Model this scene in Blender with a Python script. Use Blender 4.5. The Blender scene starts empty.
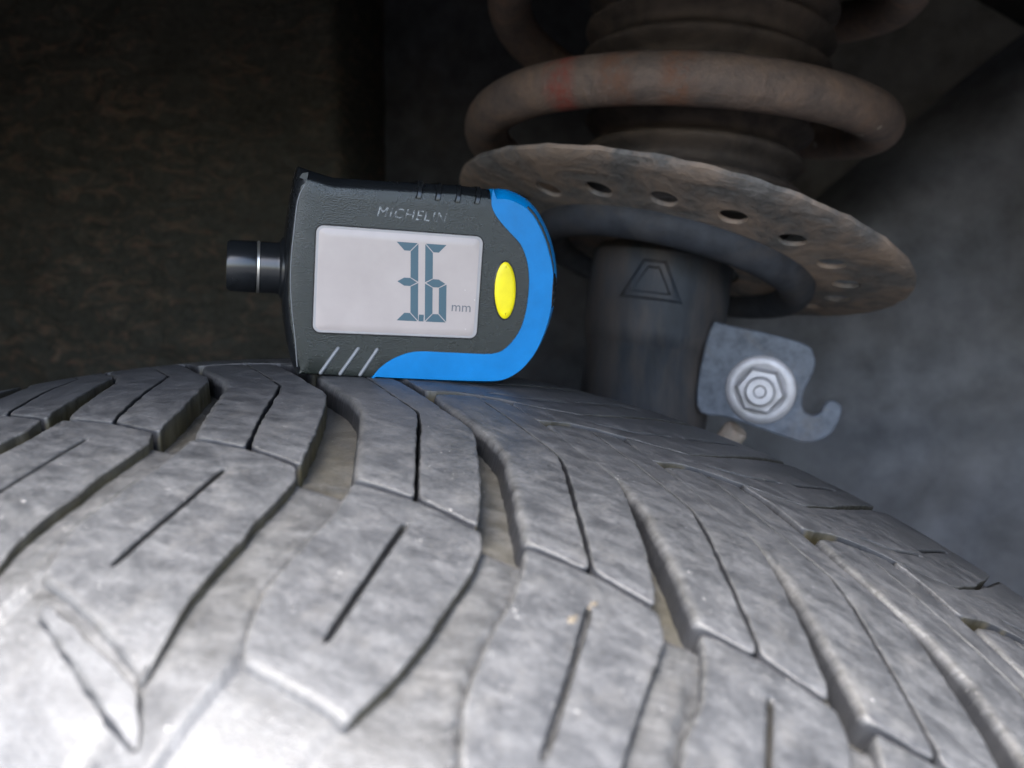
import bpy, bmesh, math, random
from mathutils import Vector, Matrix, noise
from mathutils.geometry import delaunay_2d_cdt

rnd = random.Random(7)
sc = bpy.context.scene
col = sc.collection
MM = 0.001
R = 315.0          # tyre radius over the crown, mm
RC = 343.4         # crown radius across the tread, mm
YAW = -0.39939     # the car's own axes, turned against the steered wheel
PITCH = 0.15392

# ------------------------------------------------------------------ camera
cam = bpy.data.cameras.new('camera')
camo = bpy.data.objects.new('camera', cam); col.objects.link(camo)
camo.location = (0.13093, -0.16088, 0.34277 + R * MM)
camo.rotation_euler = (math.pi / 2 - PITCH, 0, -YAW)
cam.sensor_width = 36.0
cam.lens = 900 / 1024 * 36
cam.clip_start = 0.005
cam.clip_end = 200
cam.dof.use_dof = True
cam.dof.focus_distance = 0.188
cam.dof.aperture_fstop = 17
sc.camera = camo

# ------------------------------------------------------------------ light
SUN_AZ, SUN_EL = math.radians(190), math.radians(60)     # azimuth from +Y clockwise
world = bpy.data.worlds.new('World'); sc.world = world
world.use_nodes = True
wn = world.node_tree.nodes; wl = world.node_tree.links
bg = wn['Background']
sky = wn.new('ShaderNodeTexSky'); sky.sky_type = 'NISHITA'
sky.sun_disc = False
sky.sun_elevation = SUN_EL; sky.sun_rotation = SUN_AZ
sky.air_density = 1.0; sky.dust_density = 3.0; sky.ozone_density = 1.5
wl.new(sky.outputs[0], bg.inputs[0]); bg.inputs[1].default_value = 0.15
sun = bpy.data.lights.new('sun', 'SUN'); sun.energy = 1.7; sun.angle = math.radians(32)
sun.color = (1.0, 0.99, 0.98)
suno = bpy.data.objects.new('sun', sun); col.objects.link(suno)
sd = Vector((math.sin(SUN_AZ) * math.cos(SUN_EL), math.cos(SUN_AZ) * math.cos(SUN_EL), math.sin(SUN_EL)))
suno.rotation_euler = sd.to_track_quat('Z', 'Y').to_euler()
sc.view_settings.view_transform = 'Standard'
sc.view_settings.look = 'None'
sc.view_settings.exposure = 2.75
sc.view_settings.gamma = 1.0
sc.cycles.max_bounces = 6; sc.cycles.diffuse_bounces = 4; sc.cycles.glossy_bounces = 3
sc.cycles.caustics_reflective = False; sc.cycles.caustics_refractive = False

# ------------------------------------------------------------------ helpers
RH = Vector((math.cos(YAW), -math.sin(YAW), 0)); FH = Vector((math.sin(YAW), math.cos(YAW), 0)); UP = Vector((0, 0, 1))
def W(x, y, z):
    """car frame (mm, from the wheel centre) -> world metres"""
    return (RH * x + FH * y + UP * (z + R)) * MM
def D(x, y, z): return (RH * x + FH * y + UP * z).normalized()

def link(name, me, mat=None, parent=None, smooth=True):
    o = bpy.data.objects.new(name, me); col.objects.link(o)
    if mat is not None and len(me.materials) == 0: me.materials.append(mat)
    if smooth:
        for p in me.polygons: p.use_smooth = True
    if parent is not None:
        o.parent = parent
        o.matrix_parent_inverse = parent.matrix_world.inverted() if False else Matrix.Translation(-parent.location)
    return o
def empty(name, loc, label, cat, group=None):
    o = bpy.data.objects.new(name, None); col.objects.link(o); o.location = loc
    o.empty_display_size = 0.01
    o['label'] = label; o['category'] = cat
    if group: o['group'] = group
    return o
def mesh(name, verts, faces):
    me = bpy.data.meshes.new(name); me.from_pydata([tuple(v) for v in verts], [], faces); me.update()
    return me
def fixn(me):
    bm = bmesh.new(); bm.from_mesh(me); bmesh.ops.recalc_face_normals(bm, faces=bm.faces); bm.to_mesh(me); bm.free()
def sharp(me, deg=40):
    me.set_sharp_from_angle(angle=math.radians(deg))

# ------------------------------------------------------------------ node materials
def newmat(name):
    m = bpy.data.materials.new(name); m.use_nodes = True
    n = m.node_tree.nodes; l = m.node_tree.links
    return m, n, l, n['Principled BSDF']
def tex_noise(n, l, vec, scale, detail=5, rough=0.6, dist=0.0):
    t = n.new('ShaderNodeTexNoise'); t.inputs['Scale'].default_value = scale
    t.inputs['Detail'].default_value = detail; t.inputs['Roughness'].default_value = rough
    t.inputs['Distortion'].default_value = dist
    if vec is not None: l.new(vec, t.inputs['Vector'])
    return t.outputs['Fac']
def ramp(n, l, fac, stops):
    r = n.new('ShaderNodeValToRGB'); e = r.color_ramp.elements
    while len(e) < len(stops): e.new(0.5)
    for i, (p, c) in enumerate(stops):
        e[i].position = p; e[i].color = (c, c, c, 1) if not isinstance(c, tuple) else (*c, 1)
    l.new(fac, r.inputs[0]); return r.outputs[0]
def mix(n, l, fac, a, b, mode='MIX'):
    m = n.new('ShaderNodeMix'); m.data_type = 'RGBA'; m.blend_type = mode
    for s, v in ((m.inputs[0], fac), (m.inputs[6], a), (m.inputs[7], b)):
        if isinstance(v, (int, float)): s.default_value = v
        elif isinstance(v, tuple): s.default_value = (*v, 1)
        else: l.new(v, s)
    return m.outputs[2]
def bump(n, l, h, strength, dist, bsdf, prev=None):
    b = n.new('ShaderNodeBump'); b.inputs['Strength'].default_value = strength; b.inputs['Distance'].default_value = dist
    l.new(h, b.inputs['Height'])
    if prev is not None: l.new(prev, b.inputs['Normal'])
    l.new(b.outputs[0], bsdf.inputs['Normal']); return b.outputs[0]
def coord(n, kind='Object'):
    return n.new('ShaderNodeTexCoord').outputs[kind]
def scaled(n, l, vec, s):
    m = n.new('ShaderNodeMapping'); m.inputs['Scale'].default_value = s; l.new(vec, m.inputs[0]); return m.outputs[0]

def mat_rubber(name, dirt_all=0.0):
    """worn, dusty tread rubber; UV holds millimetres / 100 along and across the tread"""
    m, n, l, b = newmat(name)
    uv = coord(n, 'UV')
    mott = tex_noise(n, l, scaled(n, l, uv, (15, 30, 1)), 1.0, 7, 0.72, 0.3)
    base = ramp(n, l, mott, [(0.30, (0.026, 0.027, 0.029)), (0.48, (0.052, 0.053, 0.055)), (0.68, (0.090, 0.090, 0.091))])
    fine = tex_noise(n, l, scaled(n, l, uv, (60, 260, 1)), 1.0, 3, 0.6)      # scuffing along the running direction
    base = mix(n, l, 0.3, base, ramp(n, l, fine, [(0.3, 0.3), (0.7, 0.75)]), 'OVERLAY')
    grain = tex_noise(n, l, scaled(n, l, uv, (110, 150, 1)), 1.0, 4, 0.75)
    base = mix(n, l, 0.42, base, ramp(n, l, grain, [(0.32, 0.15), (0.68, 0.85)]), 'OVERLAY')
    dust = tex_noise(n, l, scaled(n, l, uv, (16, 11, 1)), 1.0, 5, 0.7)
    base = mix(n, l, ramp(n, l, dust, [(0.52, 0.0), (0.78, 0.38)]), base, (0.17, 0.162, 0.150))
    # grit: rare pale flecks of uneven size
    g1 = tex_noise(n, l, scaled(n, l, uv, (150, 190, 1)), 1.0, 2, 0.5, 1.2)
    g2 = tex_noise(n, l, scaled(n, l, uv, (14, 14, 1)), 1.0, 3, 0.6)
    gm = n.new('ShaderNodeMath'); gm.operation = 'MULTIPLY'
    l.new(ramp(n, l, g1, [(0.70, 0.0), (0.76, 1.0)]), gm.inputs[0]); l.new(ramp(n, l, g2, [(0.50, 0.0), (0.62, 1.0)]), gm.inputs[1])
    base = mix(n, l, gm.outputs[0], base, (0.55, 0.53, 0.50))
    ae = n.new('ShaderNodeAttribute'); ae.attribute_name = 'edge'
    en = tex_noise(n, l, scaled(n, l, uv, (45, 45, 1)), 1.0, 4, 0.7)
    em = n.new('ShaderNodeMath'); em.operation = 'MULTIPLY'; l.new(ae.outputs['Fac'], em.inputs[0]); l.new(ramp(n, l, en, [(0.50, 0.0), (0.78, 0.30)]), em.inputs[1])
    base = mix(n, l, em.outputs[0], base, (0.13, 0.13, 0.133))
    ac = n.new('ShaderNodeAttribute'); ac.attribute_name = 'unworn_shade'
    base = mix(n, l, ac.outputs['Fac'], base, (0.014, 0.015, 0.018))  # dark unworn rubber, plus painted shade at groove feet and in narrow cuts
    # packed brown road dirt, held by the mesh attribute (block walls and groove floors)
    at = n.new('ShaderNodeAttribute'); at.attribute_name = 'dirt'
    dn = tex_noise(n, l, scaled(n, l, uv, (22, 22, 1)), 1.0, 4, 0.65)
    dcol = ramp(n, l, dn, [(0.30, (0.026, 0.020, 0.006)), (0.52, (0.062, 0.048, 0.016)), (0.78, (0.13, 0.108, 0.065))])
    dfac = n.new('ShaderNodeMath'); dfac.operation = 'MULTIPLY'; dfac.inputs[1].default_value = 0.9
    l.new(at.outputs['Fac'], dfac.inputs[0])
    base = mix(n, l, dfac.outputs[0], base, dcol)
    l.new(base, b.inputs['Base Color'])
    l.new(ramp(n, l, mott, [(0.3, 0.40), (0.7, 0.60)]), b.inputs['Roughness'])
    b.inputs['Specular IOR Level'].default_value = 0.5
    n1 = bump(n, l, fine, 0.3, 0.0004, b)
    pit = tex_noise(n, l, scaled(n, l, uv, (190, 190, 1)), 1.0, 2, 0.5)
    bump(n, l, pit, 0.25, 0.0003, b, n1)
    return m

def mat_simple(name, colr, rough=0.5, metal=0.0, spec=0.5, var=0.25, scale=120, bmp=0.1, bd=0.0004, coat=0.0, fine=0):
    m, n, l, b = newmat(name)
    oc = coord(n)
    f = tex_noise(n, l, oc, scale, 5, 0.6)
    dark = tuple(c * (1 - var) for c in colr); lite = tuple(min(1, c * (1 + var)) for c in colr)
    l.new(ramp(n, l, f, [(0.3, dark), (0.7, lite)]), b.inputs['Base Color'])
    b.inputs['Roughness'].default_value = rough; b.inputs['Metallic'].default_value = metal
    b.inputs['Specular IOR Level'].default_value = spec
    b.inputs['Coat Weight'].default_value = coat; b.inputs['Coat Roughness'].default_value = 0.08
    if bmp: bump(n, l, tex_noise(n, l, oc, fine or scale * 6, 3, 0.6), bmp, bd, b)
    return m

def mat_dirty(name, base, mud, lo=0.45, hi=0.62, scale=40, rough=0.85, metal=0.0, bmp=0.5, bd=0.002, stretch=(1, 1, 1), mud2=None, spec=0.3, speck=0.985):
    """painted or felted surface with patches of dried mud / rust"""
    m, n, l, b = newmat(name)
    oc = scaled(n, l, coord(n), stretch)
    f = tex_noise(n, l, oc, scale, 8, 0.68, 0.5)
    g = tex_noise(n, l, oc, scale * 6, 5, 0.65)
    c = mix(n, l, ramp(n, l, g, [(0.3, 0.0), (0.75, 1.0)]), tuple(x * 0.6 for x in base), tuple(x * 1.35 for x in base))
    mc = mud if mud2 is None else mix(n, l, ramp(n, l, g, [(0.35, 0.0), (0.65, 1.0)]), mud, mud2)
    c = mix(n, l, ramp(n, l, f, [(lo, 0.0), (hi, 0.85)]), c, mc)
    vo = n.new('ShaderNodeTexVoronoi'); vo.inputs['Scale'].default_value = scale * 5; l.new(oc, vo.inputs['Vector'])
    sx = n.new('ShaderNodeSeparateColor'); l.new(vo.outputs['Color'], sx.inputs[0])
    a1 = n.new('ShaderNodeMath'); a1.operation = 'LESS_THAN'; a1.inputs[1].default_value = 0.13; l.new(vo.outputs['Distance'], a1.inputs[0])
    a2 = n.new('ShaderNodeMath'); a2.operation = 'GREATER_THAN'; a2.inputs[1].default_value = speck; l.new(sx.outputs[0], a2.inputs[0])
    a3 = n.new('ShaderNodeMath'); a3.operation = 'MULTIPLY'; l.new(a1.outputs[0], a3.inputs[0]); l.new(a2.outputs[0], a3.inputs[1])
    c = mix(n, l, a3.outputs[0], c, (0.34, 0.29, 0.22))
    l.new(c, b.inputs['Base Color'])
    b.inputs['Roughness'].default_value = rough; b.inputs['Metallic'].default_value = metal
    b.inputs['Specular IOR Level'].default_value = spec
    if bmp:
        p = bump(n, l, f, bmp, bd, b); bump(n, l, g, bmp, bd * 0.4, b, p)
    return m

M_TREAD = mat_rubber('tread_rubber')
M_CASING = mat_rubber('groove_rubber')

# ------------------------------------------------------------------ the setting: ground, wheel arch and inner body
def sheet(name, pts_fn, nu, nv, mat, bumpamp=0.0, bumpsc=0.02):
    vs, fs = [], []
    for j in range(nv + 1):
        for i in range(nu + 1):
            p = pts_fn(i / nu, j / nv)
            if bumpamp:
                p = p + Vector((0, 0, 0)) + FH * (noise.fractal(p / bumpsc, 1.0, 2.0, 4) * bumpamp)
            vs.append(p)
    for j in range(nv):
        for i in range(nu):
            a = j * (nu + 1) + i
            fs.append((a, a + 1, a + nu + 2, a + nu + 1))
    o = link(name, mesh(name, vs, fs), mat); o['kind'] = 'structure'
    return o

m_ground = mat_simple('asphalt', (0.09, 0.088, 0.085), 0.9, var=0.3, scale=60, bmp=0.4, bd=0.004)
def ground_pt(s, t): return Vector(((s - 0.5) * 60, (t - 0.5) * 60, 0))
sheet('ground', ground_pt, 4, 4, m_ground)

def mat_felt():
    m, n, l, b = newmat('felt_liner')
    oc = coord(n)
    zone = tex_noise(n, l, oc, 9, 4, 0.6, 0.6)                                   # where mud has dried on
    fib = tex_noise(n, l, scaled(n, l, oc, (1, 1, 2.2)), 75, 8, 0.75, 1.2)       # matted fibres
    fine = tex_noise(n, l, oc, 330, 5, 0.7)
    c = ramp(n, l, fine, [(0.3, (0.050, 0.048, 0.038)), (0.7, (0.084, 0.078, 0.063))])
    k = n.new('ShaderNodeMath'); k.operation = 'MULTIPLY'
    l.new(ramp(n, l, zone, [(0.38, 0.0), (0.56, 1.0)]), k.inputs[0]); l.new(ramp(n, l, fib, [(0.50, 0.0), (0.60, 1.0)]), k.inputs[1])
    mud = mix(n, l, ramp(n, l, fine, [(0.35, 0.0), (0.65, 1.0)]), (0.147, 0.090, 0.067), (0.133, 0.109, 0.073))
    c = mix(n, l, k.outputs[0], c, mud)
    l.new(c, b.inputs['Base Color']); b.inputs['Roughness'].default_value = 0.95; b.inputs['Specular IOR Level'].default_value = 0.15
    p = bump(n, l, fib, 0.9, 0.004, b); bump(n, l, fine, 0.6, 0.0012, b, p)
    return m
m_liner = mat_felt()
m_wing = mat_dirty('underseal_paint', (0.143, 0.148, 0.161), (0.166, 0.161, 0.156), 0.48, 0.85, 7, 0.7, bmp=0.12, bd=0.002)
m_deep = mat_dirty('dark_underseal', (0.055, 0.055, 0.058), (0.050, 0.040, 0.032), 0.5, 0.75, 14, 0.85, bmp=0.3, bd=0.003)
m_upper = mat_dirty('upper_underseal', (0.115, 0.108, 0.095), (0.169, 0.149, 0.115), 0.50, 0.80, 10, 0.8, bmp=0.2, bd=0.002)
m_arch = mat_dirty('arch_plastic', (0.012, 0.012, 0.012), (0.05, 0.042, 0.033), 0.5, 0.72, 18, 0.9, bmp=0.5, bd=0.003)

# arch roof: a shell round the wheel, open towards the outside of the car
def arch_pt(s, t):
    th = math.radians(-118 + 236 * s)
    rr = 442 + 86 * min(1, t / 0.12)
    return W(rr * math.sin(th) + 20, -125 + 470 * t, rr * math.cos(th))
sheet('wheel_arch_shell', arch_pt, 64, 14, m_arch, 0.002, 0.05)
# outer wing skin with the arch opening cut out of it
def fender_pt(s, t):
    th = math.radians(-118 + 236 * s)
    rr = 442 + 420 * t
    return W(rr * math.sin(th) + 20, -125.5 - 10 * math.sin(t * 3.1), rr * math.cos(th))
m_paint = mat_simple('body_paint', (0.05, 0.055, 0.065), 0.3, var=0.02, scale=5, bmp=0, coat=0.6)
sheet('front_wing_panel', fender_pt, 48, 8, m_paint)
# felted liner panel to the left, folding back at its right edge
def liner_pt(s, t):
    x = -430 + 425 * s
    y = 214 - 0.0011 * max(0, -120 - x) ** 2 + 6 * math.sin(x * 0.02)
    if s > 0.965: 
        k = (s - 0.965) / 0.035
        x = -20 + 12 * k; y = y + 74 * k * k
    z = -120 + 640 * t
    y += 10 * math.exp(-((x + 190) / 28) ** 2) + 5 * math.sin(z * 0.011 + 1)
    return W(x, y, z)
sheet('wheel_arch_liner', liner_pt, 150, 150, m_liner, 0.006, 0.02)
# body behind the strut
def deep_pt(s, t):
    x = -30 + 520 * s; z = -140 + 680 * t
    return W(x, 292 - 12 * math.exp(-((x - 45) / 40) ** 2), z)
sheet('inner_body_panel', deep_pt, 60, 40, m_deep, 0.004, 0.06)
# inner wing, right: rounded panel whose upper edge rises to the right
def wing_pt(s, t):
    x = 118 + 360 * s
    ztop = 318 + 0.86 * (x - 155) - 0.0003 * max(0, x - 250) ** 2
    z = -140 + (ztop + 140) * t
    y = 238 - 0.20 * max(0, x - 200) - 22 * math.exp(-((z - 232) / 45) ** 2)
    e = max(0, (t - 0.93) / 0.07)
    y += 42 * e * e
    y += 14 * math.exp(-((x - 262) ** 2 + (z - 215) ** 2) / 330.0)
    y += 9 * math.exp(-((z - 262 - 0.12 * (x - 240)) / 8) ** 2) * (1 if x > 200 else 0.4)
    return W(x, y, z)
sheet('inner_wing_panel', wing_pt, 80, 90, m_wing, 0.004, 0.05)

# upper part of the inner wing, set back behind the crease
def upper_pt(s, t):
    x = 168 + 320 * s; z = 300 + 260 * t
    return W(x, 272 - 0.14 * max(0, x - 220) - 0.10 * max(0, z - 380), z)
sheet('upper_wing_panel', upper_pt, 40, 40, m_upper, 0.003, 0.06)

# ------------------------------------------------------------------ the tyre
def rad(v, off=0.0):
    r = R - v * v / (2 * RC)
    if v < -82: r -= 0.020 * (v + 82) ** 2
    if v > 72: r -= 0.024 * (v - 72) ** 2
    return r + off
def surf(u, v, off=0.0):
    th = u / R; r = rad(v, off)
    return Vector((r * math.sin(th), v, r * math.cos(th) + R)) * MM

tyre = empty('tyre', (0, 0, 0), 'worn grey tyre with slanted tread blocks, under the tread gauge', 'tyre')

def set_attrs(me, uvs, dirt, edge=None, unworn_shade=None):
    ul = me.uv_layers.new(name='UVMap')
    for lp in me.loops:
        u, v = uvs[lp.vertex_index]; ul.data[lp.index].uv = (u / 100, v / 100)
    a = me.attributes.new('dirt', 'FLOAT', 'POINT')
    a.data.foreach_set('value', dirt)
    if unworn_shade is not None:
        a = me.attributes.new('unworn_shade', 'FLOAT', 'POINT'); a.data.foreach_set('value', unworn_shade)
    if edge is not None:
        a = me.attributes.new('edge', 'FLOAT', 'POINT'); a.data.foreach_set('value', edge)

def resample(pts, step):
    out = []
    n = len(pts)
    for i in range(n):
        a, b = pts[i], pts[(i + 1) % n]
        L = math.hypot(b[0] - a[0], b[1] - a[1]); k = max(1, round(L / step))
        for j in range(k): out.append((a[0] + (b[0] - a[0]) * j / k, a[1] + (b[1] - a[1]) * j / k))
    return out
def area(p): return 0.5 * sum(p[i][0] * p[(i + 1) % len(p)][1] - p[(i + 1) % len(p)][0] * p[i][1] for i in range(len(p)))
def normals(p):
    """inward unit normals of a counter-clockwise loop"""
    n = len(p); out = []
    for i in range(n):
        a, b = p[i - 1], p[(i + 1) % n]
        tx, ty = b[0] - a[0], b[1] - a[1]; L = math.hypot(tx, ty) or 1
        out.append((-ty / L, tx / L))
    return out
def smooth_loop(p, it=1):
    for _ in range(it):
        n = len(p)
        p = [((p[i - 1][0] + 2 * p[i][0] + p[(i + 1) % n][0]) / 4, (p[i - 1][1] + 2 * p[i][1] + p[(i + 1) % n][1]) / 4) for i in range(n)]
    return p
def inside(pt, loop):
    x, y = pt; c = False; n = len(loop); j = n - 1
    for i in range(n):
        xi, yi = loop[i]; xj, yj = loop[j]
        if (yi > y) != (yj > y) and x < (xj - xi) * (y - yi) / (yj - yi) + xi: c = not c
        j = i
    return c
def cdt_fill(loops, grid):
    """triangulate loops[0] minus loops[1:], with interior grid points; returns pts (loop points first, in order) and tris"""
    pts = [Vector(q) for lp in loops for q in lp]; edges = []; s = 0
    for lp in loops:
        edges += [(s + i, s + (i + 1) % len(lp)) for i in range(len(lp))]; s += len(lp)
    nloop = len(pts)
    if grid:
        xs = [q[0] for q in loops[0]]; ys = [q[1] for q in loops[0]]
        y = min(ys) + grid / 2; row = 0
        while y < max(ys):
            x = min(xs) + (grid / 2 if row % 2 else 0)
            while x < max(xs):
                q = (x, y)
                if inside(q, loops[0]) and not any(inside(q, h) for h in loops[1:]):
                    if min((q[0] - e[0]) ** 2 + (q[1] - e[1]) ** 2 for lp in loops for e in lp) > (grid * 0.45) ** 2:
                        pts.append(Vector(q))
                x += grid
            y += grid; row += 1
    vo, eo, fo, ov, oe, of = delaunay_2d_cdt(pts, edges, [], 0, 1e-7)
    tris = []
    for f in fo:
        c = (sum(vo[i][0] for i in f) / len(f), sum(vo[i][1] for i in f) / len(f))
        if inside(c, loops[0]) and not any(inside(c, h) for h in loops[1:]): tris.append(tuple(f))
    # map original loop points to output indices
    omap = {}
    for i, src in enumerate(ov):
        for k in src: omap[k] = i
    return [tuple(v) for v in vo], tris, [omap[i] for i in range(nloop)]

def seg_dist(q, a, b):
    dx, dy = b[0] - a[0], b[1] - a[1]; t = min(1, max(0, ((q[0] - a[0]) * dx + (q[1] - a[1]) * dy) / (dx * dx + dy * dy)))
    return math.hypot(q[0] - a[0] - t * dx, q[1] - a[1] - t * dy)
def block_mesh(outline, slits=(), depth=4.7, hfun=None, seed=0, step=0.9, grid=3.0, top=0.0, jit=0.22, soft=1.0, acc=None, edge_k=1.0, narrow=None, left_soft=3.0, end_soft=False):
    if area(outline) < 0: outline = outline[::-1]
    lp = resample(outline, step)
    lp = smooth_loop(lp, 1)
    nr = normals(lp)
    jf = lambda q: jit * noise.noise(Vector((q[0] * 0.35, q[1] * 0.35, seed))) + jit * 0.7 * noise.noise(Vector((q[0] * 1.6, q[1] * 1.6, seed + 5)))
    lp = [(q[0] + nn[0] * jf(q), q[1] + nn[1] * jf(q)) for q, nn in zip(lp, nr)]
    nr = normals(lp)
    def H(q): return top + (hfun(*q) if hfun else 0) + 0.10 * noise.noise(Vector((q[0] * 0.11, q[1] * 0.11, seed + 3.3)))
    V, U, Dt, Fc, Cl = [], [], [], [], []
    def add(q, off, d, cl=0.0):
        V.append(surf(q[0], q[1], off)); U.append(q); Dt.append(d); Cl.append(cl); return len(V) - 1
    rings = [(-0.25, -depth, 1.0), (-0.10, -1.9, 0.85), (-0.02, -0.42, 0.40), (0.07, -0.13, 0.14), (0.24, -0.02, 0.08)]
    def kind(q, nn):
        """s: side of a narrow cut, l: left-facing groove wall, r: sheltered groove wall"""
        if narrow and min(seg_dist(q, a, b) for a, b in zip(narrow, narrow[1:])) < 0.9: return 's'
        if end_soft and q[1] < -83 and abs(nn[0]) < 0.75: return 'e'
        if nn[0] < -0.45: return 'r'
        if nn[0] > 0.30: return 'l'
        return 's'
    kd = [kind(q, nn) for q, nn in zip(lp, nr)]
    sf = [{'s': 0.6, 'r': 0.9, 'l': left_soft, 'e': 2.2}[k_] * soft for k_ in kd]
    for _ in range(2): sf = [(sf[i - 1] + sf[i] + sf[(i + 1) % len(sf)]) / 3 for i in range(len(sf))]
    loops_top = [[(q[0] + nn[0] * 0.5 * f_, q[1] + nn[1] * 0.5 * f_) for q, nn, f_ in zip(lp, nr, sf)]]
    prev = None; n = len(lp)
    for ins, off, d in rings:
        cur = []
        for q, nn, k_, f_ in zip(lp, nr, kd, sf):
            i_ = ins * f_ if ins > 0 else ins
            o_ = off * f_ if off > -0.5 else off
            qq = (q[0] + nn[0] * i_, q[1] + nn[1] * i_)
            dd = d * (1.0 if k_ == 'r' else 0.04) if d > 0.2 else d      # mud packs against the sheltered walls
            cl = {'s': 1.0, 'r': 0.6, 'l': 1.0 if d > 0.7 else 0.35, 'e': 0.15}[k_] * (1.0 if d > 0.2 else (0.45 if d > 0.1 and k_ == 's' else 0.0))  # darkens the walls to paint shade into groove feet and cuts
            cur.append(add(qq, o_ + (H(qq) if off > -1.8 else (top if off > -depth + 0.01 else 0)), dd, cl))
        if prev:
            for i in range(n): Fc.append((prev[i], prev[(i + 1) % n], cur[(i + 1) % n], cur[i]))
        prev = cur
    outer_last = prev
    slit_last = []
    for sl in slits:
        if area(sl) < 0: sl = sl[::-1]
        s = resample(sl, 1.2); s = smooth_loop(s, 1); sn = normals(s)
        jq = lambda q: 0.10 * noise.noise(Vector((q[0] * 0.8, q[1] * 0.8, seed + 9)))
        s = [(q[0] + m[0] * jq(q), q[1] + m[1] * jq(q)) for q, m in zip(s, sn)]
        prev = None
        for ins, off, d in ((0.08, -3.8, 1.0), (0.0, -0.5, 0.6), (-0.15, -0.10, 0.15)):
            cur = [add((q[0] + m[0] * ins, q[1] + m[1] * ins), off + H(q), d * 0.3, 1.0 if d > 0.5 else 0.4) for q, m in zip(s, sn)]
            if prev:
                for i in range(len(s)): Fc.append((prev[(i + 1) % len(s)], prev[i], cur[i], cur[(i + 1) % len(s)]))
            else: Fc.append(tuple(cur))
            prev = cur
        slit_last.append((prev, len(s)))
        loops_top.append([(q[0] - m[0] * 0.4, q[1] - m[1] * 0.4) for q, m in zip(s, sn)])
    vo, tris, om = cdt_fill(loops_top, grid)
    idx = [add(q, H(q), 0.0) for q in vo]
    for t in tris: Fc.append(tuple(idx[i] for i in t))
    lt = om[:len(lp)]
    for i in range(n): Fc.append((outer_last[i], outer_last[(i + 1) % n], idx[lt[(i + 1) % n]], idx[lt[i]]))
    s0 = len(lp)
    for ring, cnt in slit_last:
        st = om[s0:s0 + cnt]; s0 += cnt
        for i in range(cnt): Fc.append((ring[(i + 1) % cnt], ring[i], idx[st[i]], idx[st[(i + 1) % cnt]]))
    Fc = [f for f in Fc if len(set(f)) >= 3]
    if acc is not None:
        o = len(acc[0]); acc[0].extend(V); acc[1].extend(U); acc[2].extend(Dt); acc[3].extend(tuple(i + o for i in f) for f in Fc)
        return None
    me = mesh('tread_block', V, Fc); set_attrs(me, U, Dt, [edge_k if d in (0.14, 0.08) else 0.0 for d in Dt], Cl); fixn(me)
    return me

# one pitch of the tread, millimetres along (u) and across (v) the tyre
RE = [(-4, 11.6), (0.4, 9), (10.5, .8), (19.5, -6.5), (26.2, -10.8), (29.6, -14), (32.6, -19), (36.3, -25.5), (41, -34), (46.4, -45.2)]
RS = [(47.3, -47.2), (49.8, -51.5), (51.3, -57.5), (52.3, -64.5), (53.4, -71), (54.4, -77), (55.2, -83), (55.5, -86.8)]
LE = [(-17.6, 4.0), (-12, -2.5), (-4.3, -8.5), (2.5, -13), (8.6, -19.3), (14, -28.2), (20, -38.3), (23.9, -44.6)]
LS = [(25.0, -46.8), (26.7, -51.5), (28.5, -58), (29.6, -66), (31.1, -74), (33, -79), (36.5, -85.0)]
SP = [(-10.3, 9.8), (-1.3, 2.2), (8.8, -6.1), (16.8, -12), (21, -19), (25.8, -28), (35.0, -44.3)]
SW = [0.13, 0.13, 0.15, 0.22, 0.36, 0.42, 0.36]
def off_line(pts, ws, side):
    out = []
    for i, q in enumerate(pts):
        a = pts[max(0, i - 1)]; b = pts[min(len(pts) - 1, i + 1)]
        tx, ty = b[0] - a[0], b[1] - a[1]; L = math.hypot(tx, ty)
        out.append((q[0] + side * ty / L * ws[i], q[1] - side * tx / L * ws[i]))
    return out
def cham(u, v):        # worn chamfer of the inner blocks towards the thin cross groove
    d = v - (-44.9)
    return -0.45 * max(0, 1 - max(d, 0) / 2.0)
def shoulder_soft(u, v): return -0.012 * max(0, -v - 74) ** 1.5
RS_LONG = [(46.9, -47.2), (49.6, -51), (51.4, -58), (52.6, -64), (54.2, -68.5), (55.0, -73.5), (56.6, -80), (58.8, -85.5), (60.5, -91.2)]
RS_MID = [(48.0, -47.6), (50.2, -51.9), (51.4, -57.1), (52.2, -64.8), (53.1, -70.8), (53.4, -76.8), (52.9, -82.8), (52.5, -86)]
RS_SHORT = [(46.2, -47.3), (48.6, -51.9), (49.2, -57), (49.5, -62.4), (50.3, -68.5), (51.1, -74.6), (51.6, -81), (52.0, -86.5)]
SHOULDER = {1: RS_LONG, 0: RS_LONG, 2: RS_MID, 3: RS_SHORT, 4: RS_SHORT}
SHIFT_L = {4: 2.0, 3: 0.4, 5: 1.2}
SHIFT_R = {3: -1.0, 4: -1.2}
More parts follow.
